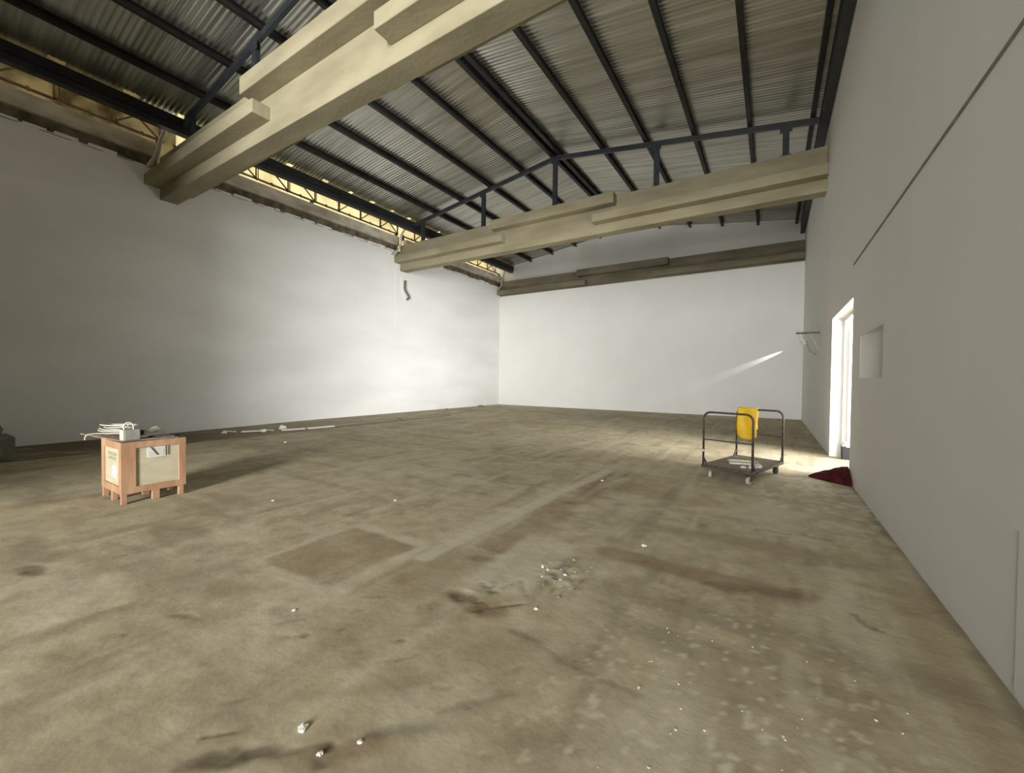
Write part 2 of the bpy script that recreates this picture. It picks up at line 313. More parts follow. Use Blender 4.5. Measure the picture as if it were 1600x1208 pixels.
# ------------------------------------------------------------------ walls
bm = NB(); box(bm, XL-.25, XL, -4.3, YB+.7, -.1, 6.80); struct('wall_left', bm, WALL)
bm = NB()   # right wall around the doorway and the niche
DY0, DY1, DZ = 7.96, 10.5, 2.78; NY0, NY1, NZ0, NZ1 = 5.93, 7.28, 1.56, 2.14; XO = XR+.24
for y0, y1, z0, z1 in ((-4.0, NY0, -.1, 9.3), (NY0, NY1, -.1, NZ0), (NY0, NY1, NZ1, 9.3), (NY1, DY0, -.1, 9.3), (DY0, DY1, DZ, 9.3), (DY1, YB+.8, -.1, 9.3)):
    box(bm, XR, XO, y0, y1, z0, z1)
box(bm, XO, XO+.06, NY0-.1, NY1+.1, NZ0-.1, NZ1+.1)
hexa(bm, [(XO, NY0, NZ0), (XO, NY1, NZ0), (XR+.001, NY1, NZ0), (XR+.18, NY0, NZ0)], [(XO, NY0, NZ1), (XO, NY1, NZ1), (XR+.001, NY1, NZ1), (XR+.20, NY0, NZ1)])
struct('wall_right', bm, WALLR)
bm = NB(); box(bm, XL-.25, XR, YB, YB+.3, -.1, 6.25); struct('wall_back', bm, WALLB)
bm = NB()   # gable above the last beam, set back
k = .15
v = [(XL-1.32, YB+.45, 6.2), (XR, YB+.45, 6.2), (XR, YB+.45, 9.06-k*(XR-XM)), (XM, YB+.45, 9.06), (-12.9, YB+.45, 9.06-k*(XM+12.9)), (-12.9, YB+.45, 8.60), (XL-1.32, YB+.45, 9.1)]
f1 = [bm.verts.new(p) for p in v]; f2 = [bm.verts.new((p[0], p[1]+.25, p[2])) for p in v]
bm.faces.new(f1); bm.faces.new(f2[::-1])
for i in range(7): bm.faces.new((f1[i], f1[(i+1) % 7], f2[(i+1) % 7], f2[i]))
struct('wall_gable', bm, WALLB)
bm = NB(); box(bm, -15.5, -5.25, -4.3, -4.0, -.1, 9.3); struct('wall_unseen_wing', bm, BLOCK)  # unseen wing wall, edge and dark colour set to shade the near left wall
bm = NB(); box(bm, -8, XO, -12.5, -12.2, -.1, 9.3); box(bm, -8, -7.7, -12.2, -4.3, -.1, 9.3); struct('wall_rear', bm, BLOCK)
bm = NB(); box(bm, XR-.01, XO, -12.2, -4.0, -.1, 9.3); struct('wall_entry', bm, BLOCK)

# roofing sheets, corrugated along the slope
bm = NB(); pit = .105; ys = np.arange(-12.3, 20.55, pit/6)
flecks = [(-13.0, 2.24, .13), (-13.0, 3.44, .13), (-13.0, 4.40, .06), (-13.0, 7.2, .10), (-13.0, 8.4, .10), (-13.0, 9.4, .08), (-13.0, 10.35, .10), (-13.0, 11.3, .08), (-13.0, 12.2, .07), (-13, 14, .05), (-13, 15.5, .05)]
def sheet(xs, side):
    prev = None
    for y in ys:
        ph = (y/pit) % 1; zz = .0065*math.sin(2*math.pi*ph)+.003*math.sin(2*math.pi*y/.8)
        cur = [bm.verts.new((x, y, 9.10-k*abs(x-XM)+zz)) for x in xs]
        if prev:
            for i in range(len(xs)-1):
                if side == 'L' and i == 1 and any(abs(y-f[1]) < f[2] for f in flecks): continue
                bm.faces.new((prev[i], prev[i+1], cur[i+1], cur[i]))
        prev = cur
sheet([-13.10, -12.92, -12.80, -12.70, -10.0, XM], 'L'); sheet([XM, -2.5, 1.2], 'R')
struct('ceiling', bm, ROOF, smooth=True)

# translucent cladding of the valley beyond the left eaves
bm = NB(); box(bm, -14.75, -14.72, -3.98, 4.9, 6.6, 9.3); o = obj('valley_cladding', bm, FIBRE_DIM)
tag(o, 'tan darkened translucent sheet behind the eaves gap left of the nearest concrete beam', 'cladding sheet')
bm = NB(); box(bm, -14.75, -14.72, 4.9, 20.26, 6.6, 9.3); o = obj('valley_cladding', bm, FIBRE)
tag(o, 'bright cream translucent sheet behind the long eaves gap beyond the nearest beam', 'cladding sheet')

bm = NB(); hexa(bm, [(-14.71, -3.98, 9.15), (-12.6, -3.98, 8.62), (-12.6, 20.26, 8.62), (-14.71, 20.26, 9.15)], [(-14.71, -3.98, 9.17), (-12.6, -3.98, 8.64), (-12.6, 20.26, 8.64), (-14.71, 20.26, 9.17)])
o = obj('valley_cladding', bm, FIBRE); tag(o, 'translucent sheet roofing over the eaves gap, seen as bright flecks above the eaves beam', 'cladding sheet')
# ------------------------------------------------------------------ concrete beams
CONC2 = mat('shaded_concrete', (.13, .115, .08, 1), .9, noise=1.1, col2=(.21, .19, .135, 1), scale=(.5, 2, 2), bump=.25, bscale=14, spec=.15)  # aged concrete darkened to stand in for the middle beam's shadow
def beam(Yc, zt, label, back=True, CONC=CONC):
    t = thing('concrete_beam', label, 'beam', (XM, Yc, 6.04))
    def L(y0, y1, z0, z1, x0, x1, nm):
        bm = NB(); box(bm, x0-XM, x1-XM, y0-Yc, y1-Yc, z0-6.04, z1-6.04); return obj(nm, bm, CONC, t, bevel=.012)
    hb = .19
    L(Yc-hb, Yc+hb, 6.03, 7.10, XL, XR, 'web')
    fl = [(6.31, 6.56, XL, -8.08), (6.78, 7.10, -8.55, -4.08), (6.31, 6.56, -4.75, XR)]
    for z0, z1, x0, x1 in fl:
        for s in ((-1, 1) if back else (-1,)):
            y0, y1 = (Yc-hb-.32, Yc-hb+.001) if s < 0 else (Yc+hb-.001, Yc+hb+.32)
            bm = NB(); a, b_ = x0-XM, x1-XM; ya, yb = y0-Yc, y1-Yc; drop = .0
            # underside slopes slightly up towards the outer edge
            if s < 0: low = [(a, ya, z0), (b_, ya, z0), (b_, yb, z0-drop), (a, yb, z0-drop)]
            else: low = [(a, ya, z0-drop), (b_, ya, z0-drop), (b_, yb, z0), (a, yb, z0)]
            high = [(a, ya, z1), (b_, ya, z1), (b_, yb, z1), (a, yb, z1)]
            hexa(bm, [(p[0], p[1], p[2]-6.04) for p in low], [(p[0], p[1], p[2]-6.04) for p in high])
            obj('flange', bm, CONC, t, bevel=.012)
    return t
beam(4.33, 7.12, 'massive pale concrete roof beam with stepped flanges, nearest and filling the upper left')
beam(12.44, 7.15, 'middle concrete roof beam with stepped flanges spanning under the ridge posts')
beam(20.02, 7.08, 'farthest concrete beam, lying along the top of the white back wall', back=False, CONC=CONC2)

# ring beam on the left wall, one length per bay
def ring(y0, y1, label):
    t = thing('ring_beam', label, 'beam', (XL-.1, (y0+y1)/2, 6.8)); yc = (y0+y1)/2
    bm = NB(); box(bm, -.16, .07, y0-yc, y1-yc, .30, .67); obj('upper_face', bm, CONCD, t, bevel=.01)
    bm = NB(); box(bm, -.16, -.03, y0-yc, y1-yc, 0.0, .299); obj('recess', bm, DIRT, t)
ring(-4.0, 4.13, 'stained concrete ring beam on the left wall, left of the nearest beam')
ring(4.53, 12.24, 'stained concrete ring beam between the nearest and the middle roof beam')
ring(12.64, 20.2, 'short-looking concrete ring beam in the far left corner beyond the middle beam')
# chipped plaster edge on the wall top
random.seed(3); bm = NB(); y = -3.5
while y < 19.5:
    l = random.uniform(.12, .55); h = random.uniform(.015, .06)
    if random.random() < .75: box(bm, XL-.12, XL+.012, y, y+l, 6.79, 6.80+h)
    y += l+random.uniform(.02, .18)
struct('trim_3', bm, PLASTER)
bm = NB()
for y0 in np.arange(-3.5, 19, .62): box(bm, XL-.03, XL+.006, y0, y0+random.uniform(.2, .5), 6.765, 6.778)
struct('trim_4', bm, DIRT)

# lattice girders in the eaves gap
def lattice(y0, y1, nodes, label, flip):
    t = thing('lattice_girder', label, 'girder', (XL-.24, y0, 7.52)); g = XL-.24
    P = lambda y, z, dx=0: (dx, y-y0, z-7.52)
    bm = NB(); bar(bm, P(y0, 7.64), P(y1, 7.64), .03, .03); bar(bm, P(y0, 7.70, -.06), P(y1, 7.70, -.06), .02, .02)
    for yy in np.arange(y0+.2, y1, .48): bar(bm, P(yy, 7.62), P(yy, 7.73, -.06), .05, .03)
    obj('bottom_chord', bm, RUST, t)
    for yy in (y0+.12, (y0+y1)/2, y1-.12): bm = NB(); box(bm, -.05, .05, yy-y0-.04, yy-y0+.04, 7.471-7.52, 7.64-7.52); obj('bearing_block', bm, RUST, t)
    bm = NB(); bar(bm, P(y0, 8.42), P(y1, 8.42), .05, .05); obj('top_chord', bm, RUST, t)
    for i, yy in enumerate(nodes):
        bm = NB(); bar(bm, P(yy, 7.64), P(yy, 8.42), .034); bar(bm, P(yy+.09, 7.66, -.06), P(yy+.09, 8.42, -.06), .022); obj('post', bm, RUST, t)
        bm = NB(); s = -1 if i < flip else 1
        if not (y0+.05 < yy+s*.85 < y1-.05): s = -s
        bar(bm, P(yy, 7.66), P(yy+s*.85, 8.38), .034, .034); obj('diagonal', bm, RUST, t)
lattice(-4.0, 4.3, [-1.5, -.5, .45, 1.40, 2.34, 3.29, 4.22], 'rusty lattice girder in the dim tan eaves gap at the far left', 0)
lattice(4.5, 12.36, [5.6, 6.6, 7.6, 8.55, 9.48, 10.43, 11.39, 12.3], 'rusty lattice girder against the glowing cream gap beside the middle beam', 4)
lattice(12.5, 20.2, [13.3, 14.2, 15.2, 16.1, 17.1, 18.0, 18.9, 19.7], 'rusty lattice girder in the smallest glowing gap near the far corner', 4)

# ------------------------------------------------------------------ steel roof frame
def purlin(x, label, wdt=.095, h=.17, m=PURL, name='roof_purlin', zt=None, group='purlins under the roof sheets'):
    zb = 8.93-k*abs(x-XM); t = thing(name, label, 'purlin', (x, 4, zb), group=group); y0, y1 = -4.2-4, 20.27-4
    bm = NB(); box(bm, -wdt/2, wdt/2, y0, y1, 0, .02); box(bm, -wdt/2, -wdt/2+.02, y0, y1, 0.02, h-.02); box(bm, -wdt/2, wdt/2, y0, y1, h-.02, h-.005)
    box(bm, wdt/2-.015, wdt/2, y0, y1, .02, .05)
    obj('channel', bm, m, t)
    return t
order = ['first purlin left of the ridge purlins, black steel', 'second purlin left of the ridge purlins, black steel', 'third purlin left of the ridge purlins, black steel', 'fourth purlin left of the ridge, next to the heavy eaves beam']
for x, l in zip((-7.55, -8.90, -10.27, -11.62), order): purlin(x, l)
order = ['first purlin right of the ridge purlins, black steel', 'second purlin right of the ridge purlins, black steel', 'third purlin right of the ridge purlins, black steel', 'fourth purlin right of the ridge, black steel', 'rightmost black purlin, close along the right wall']
for x, l in zip((-4.62, -3.27, -1.96, -.62, .72), order): purlin(x, l)
purlin(XM-.12, 'left one of the twin black purlins under the roof ridge', .11, .18, group='twin ridge purlins')
purlin(XM+.14, 'right one of the twin black purlins under the roof ridge', .11, .18, group='twin ridge purlins')
t = thing('eaves_beam', 'heavy black steel beam running above the glowing eaves gap on the left', 'beam', (-12.85, 4, 7.64))
bm = NB(); box(bm, -.10, .10, -8.2, 16.2, .14, .36); obj('upper_section', bm, PURL, t)
bm = NB(); box(bm, -.14, .06, -8.2, 16.2, 0, .138); obj('lower_section', bm, STEEL, t)
t = thing('eaves_beam', 'dark steel box beam tucked between the roof and the top of the right wall', 'beam', (.90, 4, 7.45))
bm = NB(); box(bm, -.05, .10, -16, 16.2, 0, .46); obj('box_section', bm, STEEL, t)

def truss(Yt, label):
    t = thing('steel_truss', label, 'truss', (XM, Yt, 7.105)); zc = lambda x: 8.86-k*abs(x-XM)
    for x0, x1 in ((-12.74, XM+.03), (XM-.03, XR-.18)):
        bm = NB(); bar(bm, (x0-XM, 0, zc(x0)-7.105), (x1-XM, 0, zc(x1)-7.105), .08, .13); obj('rafter', bm, STEEL, t)
    for x in (-12.25, -9.17, XM, -2.95, .18):
        bm = NB(); box(bm, x-XM-.07, x-XM+.07, -.05, .05, .0, zc(x)-7.105-.05); obj('post', bm, STEEL, t)
        bm = NB(); box(bm, x-XM-.13, x-XM+.13, -.055, -.04, zc(x)-7.105-.20, zc(x)-7.105-.02); obj('gusset_plate', bm, STEEL, t)
        bm = NB(); box(bm, x-XM-.12, x-XM+.12, -.10, .10, .0, .02); obj('base_plate', bm, STEEL, t)
truss(4.42, 'dark steel rafter frame standing on the nearest concrete beam')
truss(12.38, 'dark steel rafter frame on the middle beam, peaking under the ridge')

# ------------------------------------------------------------------ pipes at beam ends, wall marks
def pipe(pts, r, m, label, name='drain_pipe', cat='pipe', n=8):
    p0 = Vector(pts[0]); bm = NB(); tube(bm, smooth_path([Vector(p)-p0 for p in pts], n), r, 10)
    o = obj(name, bm, m, smooth=True); o.location = p0; return tag(o, label, cat)
pipe([(-13.3, 12.42, 7.89), (-13.3, 12.16, 7.45), (-13.3, 12.16, 7.15), (-13.3, 11.98, 6.82), (-13.34, 11.78, 6.58)], .04, PIPE, 'grey rain pipe bending round the left end of the middle beam')
pipe([(-13.3, 4.2, 7.8), (-13.3, 4.10, 7.44), (-13.3, 4.06, 7.2), (-13.32, 4.0, 7.0), (-13.36, 3.88, 6.75)], .05, PIPE, 'pale rain pipe at the left end of the nearest beam')
pipe([(-13.3, 20.1, 7.9), (-13.3, 19.9, 7.4), (-13.3, 19.77, 7.12), (-13.3, 19.73, 6.85), (-13.35, 19.5, 6.64)], .04, PIPE, 'grey rain pipe at the left end of the farthest beam')
pipe([(XL+.03, 12.52, 5.68), (XL+.04, 12.50, 5.35), (XL+.04, 12.58, 5.2), (XL+.05, 12.70, 5.05), (XL+.05, 12.72, 4.96), (XL+.02, 12.62, 4.88)], .05, PIPED, 'dark crooked pipe stub on the left wall under the middle beam', 'pipe_stub')
bm = NB(); random.seed(5)
pts = [(12.26, 5.75), (12.34, 5.3), (12.36, 4.95), (12.52, 4.78), (12.62, 4.80), (12.55, 5.0), (12.47, 5.2), (12.43, 5.45), (12.46, 5.8)]
f1 = [bm.verts.new((XL+.012, a, b_)) for a, b_ in pts]; f2 = [bm.verts.new((XL-.01, a, b_)) for a, b_ in pts]
bm.faces.new(f1); bm.faces.new(f2[::-1])
for i in range(len(pts)): bm.faces.new((f1[i], f1[(i+1) % len(pts)], f2[(i+1) % len(pts)], f2[i]))
struct('trim_5', bm, PLASTER)
bm = NB(); box(bm, XL-.01, XL+.006, 11.98, 12.03, 3.6, 6.2); struct('trim_6', bm, PLASTER)
bm = NB(); box(bm, XR-.010, XR+.01, -.5, 7.98, 3.262, 3.282); struct('trim_1', bm, TRIMM)
bm = NB(); box(bm, XR-.004, XR+.01, 1.2, 2.93, .02, .80); o = struct('trim_7', bm, WALLR)

# bracket with fittings on the right wall beyond the door
t = thing('wall_bracket', 'dark bracket with a small pale fitting under it, on the right wall beyond the door', 'bracket', (XR, 13.15, 2.76))
bm = NB(); box(bm, -.50, 0, -.09, .09, .0, .035); obj('shelf_plate', bm, STEEL, t, bevel=.004)
bm = NB(); bar(bm, (-.04, 0, 0), (-.30, 0, 0), .03); bar(bm, (-.015, 0, -.42), (-.22, 0, 0), .035); obj('strut', bm, GREYP, t)
bm = NB(); tube(bm, smooth_path([(-.40, 0, 0), (-.38, -.02, -.12), (-.34, 0, -.2), (-.30, .01, -.28)], 5), [.035]*6+[.06]*5+[.045]*5, 10); obj('fitting', bm, WHITEP, t, smooth=True)
bm = NB(); tube(bm, smooth_path([(-.28, .02, -.2), (-.20, .02, -.42), (-.06, 0, -.55)], 5), .02, 8); obj('cord', bm, GREYP, t, smooth=True)

# ------------------------------------------------------------------ doorway
bm = NB(); x0 = XO-.02
box(bm, XO-.05, XO+.03, DY0-.02, DY0+.05, -.02, DZ); box(bm, XO-.05, XO+.03, DY1-.06, DY1-.001, -.02, DZ); box(bm, XO-.05, XO+.03, DY0+.05, DY1-.06, DZ-.07, DZ-.001)
fr = struct('door_frame_1', bm, DOORW); fr.name = 'trim_8'
t = bpy.data.objects.new('door_1', None); C.objects.link(t); t.location = (XO+.03, DY1-.10, .02); t['kind'] = 'structure'
bm = NB(); box(bm, 0, 1.15, -.02, .02, 0, 2.66); lf = obj('door_leaf', bm, DOORW, t, bevel=.004)
bm = NB()
for z0, z1 in ((.25, 1.15), (1.45, 2.45)): box(bm, .16, .98, -.03, -.018, z0, z1)
obj('door_panel', bm, DOORW, t, bevel=.01)
bm = NB(); cyl(bm, (.10, -.045, 1.36), (0, 1, 0), .018, .05, 12); bar(bm, (.09, -.07, 1.36), (.22, -.07, 1.36), .02); obj('door_handle', bm, GREYP, t)
t = thing('storage_bin', 'small black bin with a crumpled white bag on top, just outside the side door', 'bin', (XO+.0, 10.24, 0))
bm = NB(); hexa(bm, [(-.07, -.08, 0), (.07, -.08, 0), (.07, .08, 0), (-.07, .08, 0)], [(-.08, -.09, .24), (.08, -.09, .24), (.08, .09, .24), (-.08, .09, .24)]); obj('body', bm, BLACK, t, bevel=.01)
bm = NB(); bmesh.ops.create_icosphere(bm, subdivisions=3, radius=.10, matrix=Matrix.Translation((0, 0, .285)) @ Matrix.Diagonal((1, 1, .55, 1)))
for v in bm.verts: v.co += Vector((random.uniform(-1, 1), random.uniform(-1, 1), random.uniform(-1, 1)))*.014
obj('bag', bm, PAPER, t)

# ------------------------------------------------------------------ crate
cw, cl = .72, .62
t = thing('wooden_crate', 'pine framed crate with cream plywood sides on short feet, left side of the floor', 'crate', (-6.27, 1.56, 0))
# local: x from -cw..0, y 0..cl ; z .115...71
Z0, Z1 = .115, .715
bm = NB(); box(bm, -cw+.02, -.02, .02, cl-.02, Z0+.01, Z0+.03); obj('bottom_board', bm, WOOD, t)
bm = NB(); box(bm, -cw+.03, -.03, .018, .032, Z0, Z1-.01); p1 = obj('side_panel', bm, PLY, t)
bm = NB(); box(bm, -.032, -.018, .034, cl-.034, Z0, Z1-.01); p2 = obj('side_panel', bm, PLY, t)
bm = NB(); box(bm, -cw+.018, -cw+.032, .034, cl-.034, Z0, Z1-.01); obj('side_panel', bm, PLY, t)
bm = NB(); box(bm, -cw+.034, -.034, cl-.032, cl-.018, Z0, Z1-.01); obj('side_panel', bm, PLY, t)
def brd(x0, x1, y0, y1, z0, z1, nm='frame_board'):
    bm = NB(); box(bm, x0, x1, y0, y1, z0, z1); return obj(nm, bm, WOOD, t, bevel=.003)
# face towards +x (long view)
brd(-.018, 0, .0, .135, Z0, Z1); brd(-.018, 0, cl-.075, cl, Z0, Z1); brd(-.018, 0, .136, cl-.076, Z1-.075, Z1); brd(-.018, 0, .136, cl-.076, Z0, Z0+.075)
# face towards -y
brd(-.085, -.019, 0, .018, Z0, Z1); brd(-cw, -cw+.085, 0, .018, Z0, Z1); brd(-cw+.086, -.086, 0, .018, Z1-.085, Z1); brd(-cw+.086, -.086, 0, .018, Z0, Z0+.085)
# hidden faces
brd(-cw, -cw+.018, .019, .1, Z0, Z1); brd(-cw, -cw+.018, cl-.1, cl, Z0, Z1); brd(-cw, -cw+.018, .101, cl-.101, Z1-.08, Z1); brd(-cw, -cw+.018, .101, cl-.101, Z0, Z0+.08)
brd(-.1, -.019, cl-.018, cl, Z0, Z1); brd(-cw+.019, -cw+.1, cl-.018, cl, Z0, Z1); brd(-cw+.101, -.101, cl-.018, cl, Z1-.08, Z1); brd(-cw+.101, -.101, cl-.018, cl, Z0, Z0+.08)
bm = NB(); box(bm, -cw+.02, -.02, .02, cl-.02, Z1-.012, Z1-.002); obj('lid', bm, DIRT, t)
for fy in (0.005, cl*.46, cl-.075):
    for fx in (-.055, -cw*.5-.02, -cw+.005):
        bm = NB(); wy_ = .07 if fy == cl*.46 else .05; box(bm, fx, fx+.05, fy, fy+wy_, .0, Z0); obj('foot', bm, WOOD, t, bevel=.003)
bm = NB(); box(bm, -.016, -.013, .235, .415, Z1-.205, Z1-.08); pp = obj('paper_sheet', bm, PAPER, t)
bm = NB(); box(bm, -.0125, -.0105, .25, .40, Z1-.19, Z1-.10); obj('plastic_pouch', bm, WHITEP, pp)
bm = NB(); bar(bm, (-.004, .27, Z1-.08), (-.004, .335, Z1-.18), .006); obj('cord', bm, BLACK, t)
bm = NB(); bar(bm, (-.004, .42, Z1-.08), (-.004, .42, Z1-.19), .007); obj('cord', bm, BLACK, t)
bm = NB(); box(bm, -cw+.36, -cw+.50, .014, .0175, .28, .42); obj('paper_sheet', bm, PAPER, t)
bm = NB()
random.seed(11)
for r_, zc in ((0, .555), (1, .505)):      # faint stencilled marks
    x = -cw+.20+.03*r_
    while x < -cw+.50:
        wq = random.uniform(.018, .04)
        bar(bm, (x, .0165, zc-.018), (x+wq*.5, .0165, zc+.02), .007); bar(bm, (x+wq*.4, .0165, zc+random.uniform(-.015, .015)), (x+wq, .0165, zc+random.uniform(-.02, .02)), .006)
        x += wq+.02
obj('stencil_marks', bm, INK, t)
# board with things on top of the crate
CZ = .715
bm = NB(); hexa(bm, [(-7.62, 1.50, CZ+.0005), (-6.40, 1.60, CZ+.0005), (-6.32, 2.12, CZ+.0005), (-7.45, 2.10, CZ+.0005)], [(-7.62, 1.50, CZ+.012), (-6.40, 1.60, CZ+.012), (-6.32, 2.12, CZ+.012), (-7.45, 2.10, CZ+.012)])
o = obj('loose_board', bm, BOARD, bevel=.002); recentre(o, (-7, 1.8, CZ)); tag(o, 'thin brown board lying on the crate and sticking out on its left', 'board')
bm = NB(); bar(bm, (-6.52, 1.90, CZ+.025), (-6.30, 2.10, CZ+.03), .10, .012); bar(bm, (-6.42, 1.88, CZ+.018), (-6.33, 2.13, CZ+.022), .05, .01)
o = obj('rubber_strip', bm, BLACK); recentre(o, (-6.4, 1.9, CZ)); tag(o, 'flat black strip on the right half of the crate top', 'strip')
TZ = CZ+.013
t = thing('cable_coil', 'loose coil of cream cable on the left end of the board on the crate', 'cable', (-7.06, 1.74, TZ))
bm = NB(); random.seed(4)
pts = []
for i in range(110):
    a = i*.29; rr = 1+.18*math.sin(i*.37)+random.uniform(-.05, .05)
    pts.append((.27*rr*math.cos(a)+.02*math.sin(i*.1), .15*rr*math.sin(a), .012+.0011*i+.008*(1+math.sin(a*1.3))))
tube(bm, smooth_path(pts, 3), .007, 7); obj('coil', bm, CABLE, t, smooth=True)
bm = NB(); tube(bm, smooth_path([(.05, .10, .12), (.22, .08, .15), (.36, .02, .145), (.50, -.04, .16)], 6), .008, 7); obj('loose_end', bm, CABLE, t, smooth=True); bm = NB()
tube(bm, smooth_path([(-.2, -.08, .01), (-.23, -.17, .012), (-.25, -.24, .0), (-.25, -.26, -.06)], 6), .007, 7); obj('loose_end', bm, CABLE, t, smooth=True)
t = thing('carry_box', 'small white box with a loop handle and a round black knob, on the crate', 'box', (-6.41, 1.645, TZ))
bm = NB(); box(bm, -.075, .055, -.03, .115, 0, .125); obj('body', bm, GREYP, t, bevel=.008)
bm = NB(); box(bm, -.070, .052, -.042, -.031, 0.003, .122); obj('front_cover', bm, WHITEP, t, bevel=.003)
bm = NB(); tube(bm, smooth_path([(-.01, -.015, .120), (-.012, -.02, .165), (-.01, .0, .198), (-.01, .025, .206), (-.01, .05, .195), (-.01, .066, .165), (-.01, .066, .12)], 6), .0085, 8); obj('handle', bm, WHITEP, t, smooth=True)
bm = NB(); cyl(bm, (0, .135, .075), (0, 1, 0), .032, .04, 16); obj('knob', bm, BLACK, t)
bm = NB(); random.seed(8)
for i in range(9):
    a = random.uniform(-.5, .6); L_ = random.uniform(.10, .26); p = Vector((-.0, 0, .03))
    tube(bm, smooth_path([p, p+Vector((-.1*L_, L_*.5, .06+.03*a)), p+Vector((-.15*L_+.04*a, L_, .06+.06*a))], 4), .0055, 6)
o = obj('wire_bundle', bm, CABLE, smooth=True); o.location = (-6.48, 1.83, TZ); tag(o, 'splayed ends of white wire beside the black knob on the crate', 'wires')

# ------------------------------------------------------------------ platform trolley
ang = math.atan2(-.30, .95)
t = thing('platform_trolley', 'brown tubular platform trolley with two hoop handles and four casters', 'trolley', (-.20, 6.72, 0), ang)
# local x: -W..0 along the front edge, y: 0..L backwards
W, L = .74, 1.30
bm = NB(); box(bm, -W+.015, -.015, .015, L-.015, .185, .205); obj('deck', bm, DECK, t, bevel=.003)
bm = NB(); hh = .045
box(bm, -W, 0, 0, .03, .165, .165+hh); box(bm, -W, 0, L-.03, L, .165, .165+hh); box(bm, -W, -W+.03, .03, L-.03, .165, .165+hh); box(bm, -.03, 0, .03, L-.03, .165, .165+hh)
box(bm, -W+.03, -.03, L*.5-.02, L*.5+.02, .16, .184); obj('deck_frame', bm, TUBE, t, bevel=.004)
def hoop(y, lab=None):
    R_ = .10; xs0, xs1 = -W+.02, -.02; zt = 1.02; pts = [(xs0, y, .19), (xs0, y, zt-R_)]
    for i in range(1, 7): a = math.pi/2*i/6; pts.append((xs0+R_-R_*math.cos(a), y, zt-R_+R_*math.sin(a)))
    for i in range(0, 7): a = math.pi/2*i/6; pts.append((xs1-R_+R_*math.sin(a), y, zt-R_+R_*math.cos(a)))
    pts.append((xs1, y, .19)); bm = NB(); tube(bm, pts, .016, 10); h = obj('hoop_handle', bm, TUBE, t, smooth=True)
    bm = NB(); tube(bm, [(xs0, y, .60), (xs1, y, .60)], .010, 8); obj('crossbar', bm, TUBE, h)
    s = 1 if y < .5 else -1
    for xx in (xs0, xs1): bm = NB(); bar(bm, (xx, y, .32), (xx, y+s*.11, .205), .012, .03); obj('brace', bm, TUBE, h)
hoop(.025); hoop(L-.025)
for (x, y) in ((-.09, .10), (-W+.09, .10), (-.09, L-.10), (-W+.09, L-.10)):
    f = thing('caster', '', '', (0, 0, 0)); del f['label']; del f['category']; f.parent = t; f.location = (x, y, 0); f.rotation_euler = (0, 0, random.uniform(-.6, .6))
    bm = NB(); box(bm, -.045, .045, -.045, .045, .156, .164); box(bm, -.034, -.028, -.022, .022, .05, .156); box(bm, .028, .034, -.022, .022, .05, .156); obj('fork', bm, TUBE, f)
    bm = NB(); cyl(bm, (0, 0, .058), (1, 0, 0), .056, .042, 24); w_ = obj('wheel', bm, WHEEL if y < .5 else RUBB, f, bevel=.004)
def loc(x, y, z): return Vector((-.20, 6.72, 0))+Matrix.Rotation(ang, 3, 'Z') @ Vector((x, y, z))
# yellow sheet draped over the rear hoop
bm = NB(); n = 14; x0, x1 = -W+.03, -.40; yy = L-.025; prof = []
for i in range(0, 13): prof.append((yy-.024-.008*math.sin(i*.5), .50+.50*i/12))
for a in (150, 120, 90, 60, 30): prof.append((yy+.026*math.cos(math.radians(a)), 1.02+.026*math.sin(math.radians(a))))
for i in range(0, 8): prof.append((yy+.026+.01*i/7, 1.0-.32*i/7))
rows = []
for j in range(n+1):
    u = j/n; xx = x0+(x1-x0)*u; r_ = []
    for i, (py, pz) in enumerate(prof):
        dz = 0
        if i < 4: dz = (.07*(abs(2*u-1)**3))*(1-i/4)
        r_.append(bm.verts.new(loc(xx+.006*math.sin(pz*14), py+.006*math.sin(u*9+pz*5), pz+dz)))
    rows.append(r_)
for j in range(n):
    for i in range(len(prof)-1): bm.faces.new((rows[j][i], rows[j+1][i], rows[j+1][i+1], rows[j][i+1]))
o = obj('plastic_sheet', bm, YEL, smooth=True); recentre(o, tuple(loc(-.6, yy, 1.02))); md = o.modifiers.new('solid', 'SOLIDIFY'); md.thickness = .006; md.offset = 0
tag(o, 'bright yellow plastic sheet hung over the rear hoop of the trolley', 'sheet')
# frame and scraps on the deck
t = thing('picture_frame', 'pale green empty frame lying flat on the trolley deck', 'frame', tuple(loc(-.36, .62, .207)), ang+.5)
for a, b_ in (((-.2, -.14), (.2, -.14)), ((.2, -.14), (.2, .14)), ((.2, .14), (-.2, .14)), ((-.2, .14), (-.2, -.14))):
    bm = NB(); bar(bm, (a[0], a[1], .012), (b_[0], b_[1], .012), .028, .022); obj('frame_bar', bm, CABLE if a[0] < 0 and b_[0] > 0 else GREEN, t, bevel=.002)
bm = NB(); box(bm, -.185, .185, -.125, .125, 0, .006); obj('backing', bm, GREEN, t)
def crumple(c, r, m, name, label, cat, flat=.5, group=None, seed=0, amp=.28, sub=2):
    rnd = random.Random(seed); bm = NB(); bmesh.ops.create_icosphere(bm, subdivisions=sub, radius=r)
    for v in bm.verts:
        d = 1+rnd.uniform(-amp, amp); v.co = Vector((v.co.x*d, v.co.y*d, max(v.co.z*d*flat, -r*flat*.6)))
    zmin = min(v.co.z for v in bm.verts)
    for v in bm.verts: v.co.z -= zmin
    o = obj(name, bm, m); o.location = c; return tag(o, label, cat, group)
for i, (a, b_, r_) in enumerate(((-.12, .30, .05), (-.22, .26, .04), (-.08, .42, .045), (-.16, .38, .035), (-.10, .55, .03))):
    crumple(tuple(loc(a, b_, .2055)), r_, PAPER, 'paper_scrap', 'crumpled white paper scrap near the front right post of the trolley deck', 'paper scrap', .45, 'paper scraps on the trolley deck', i+20)
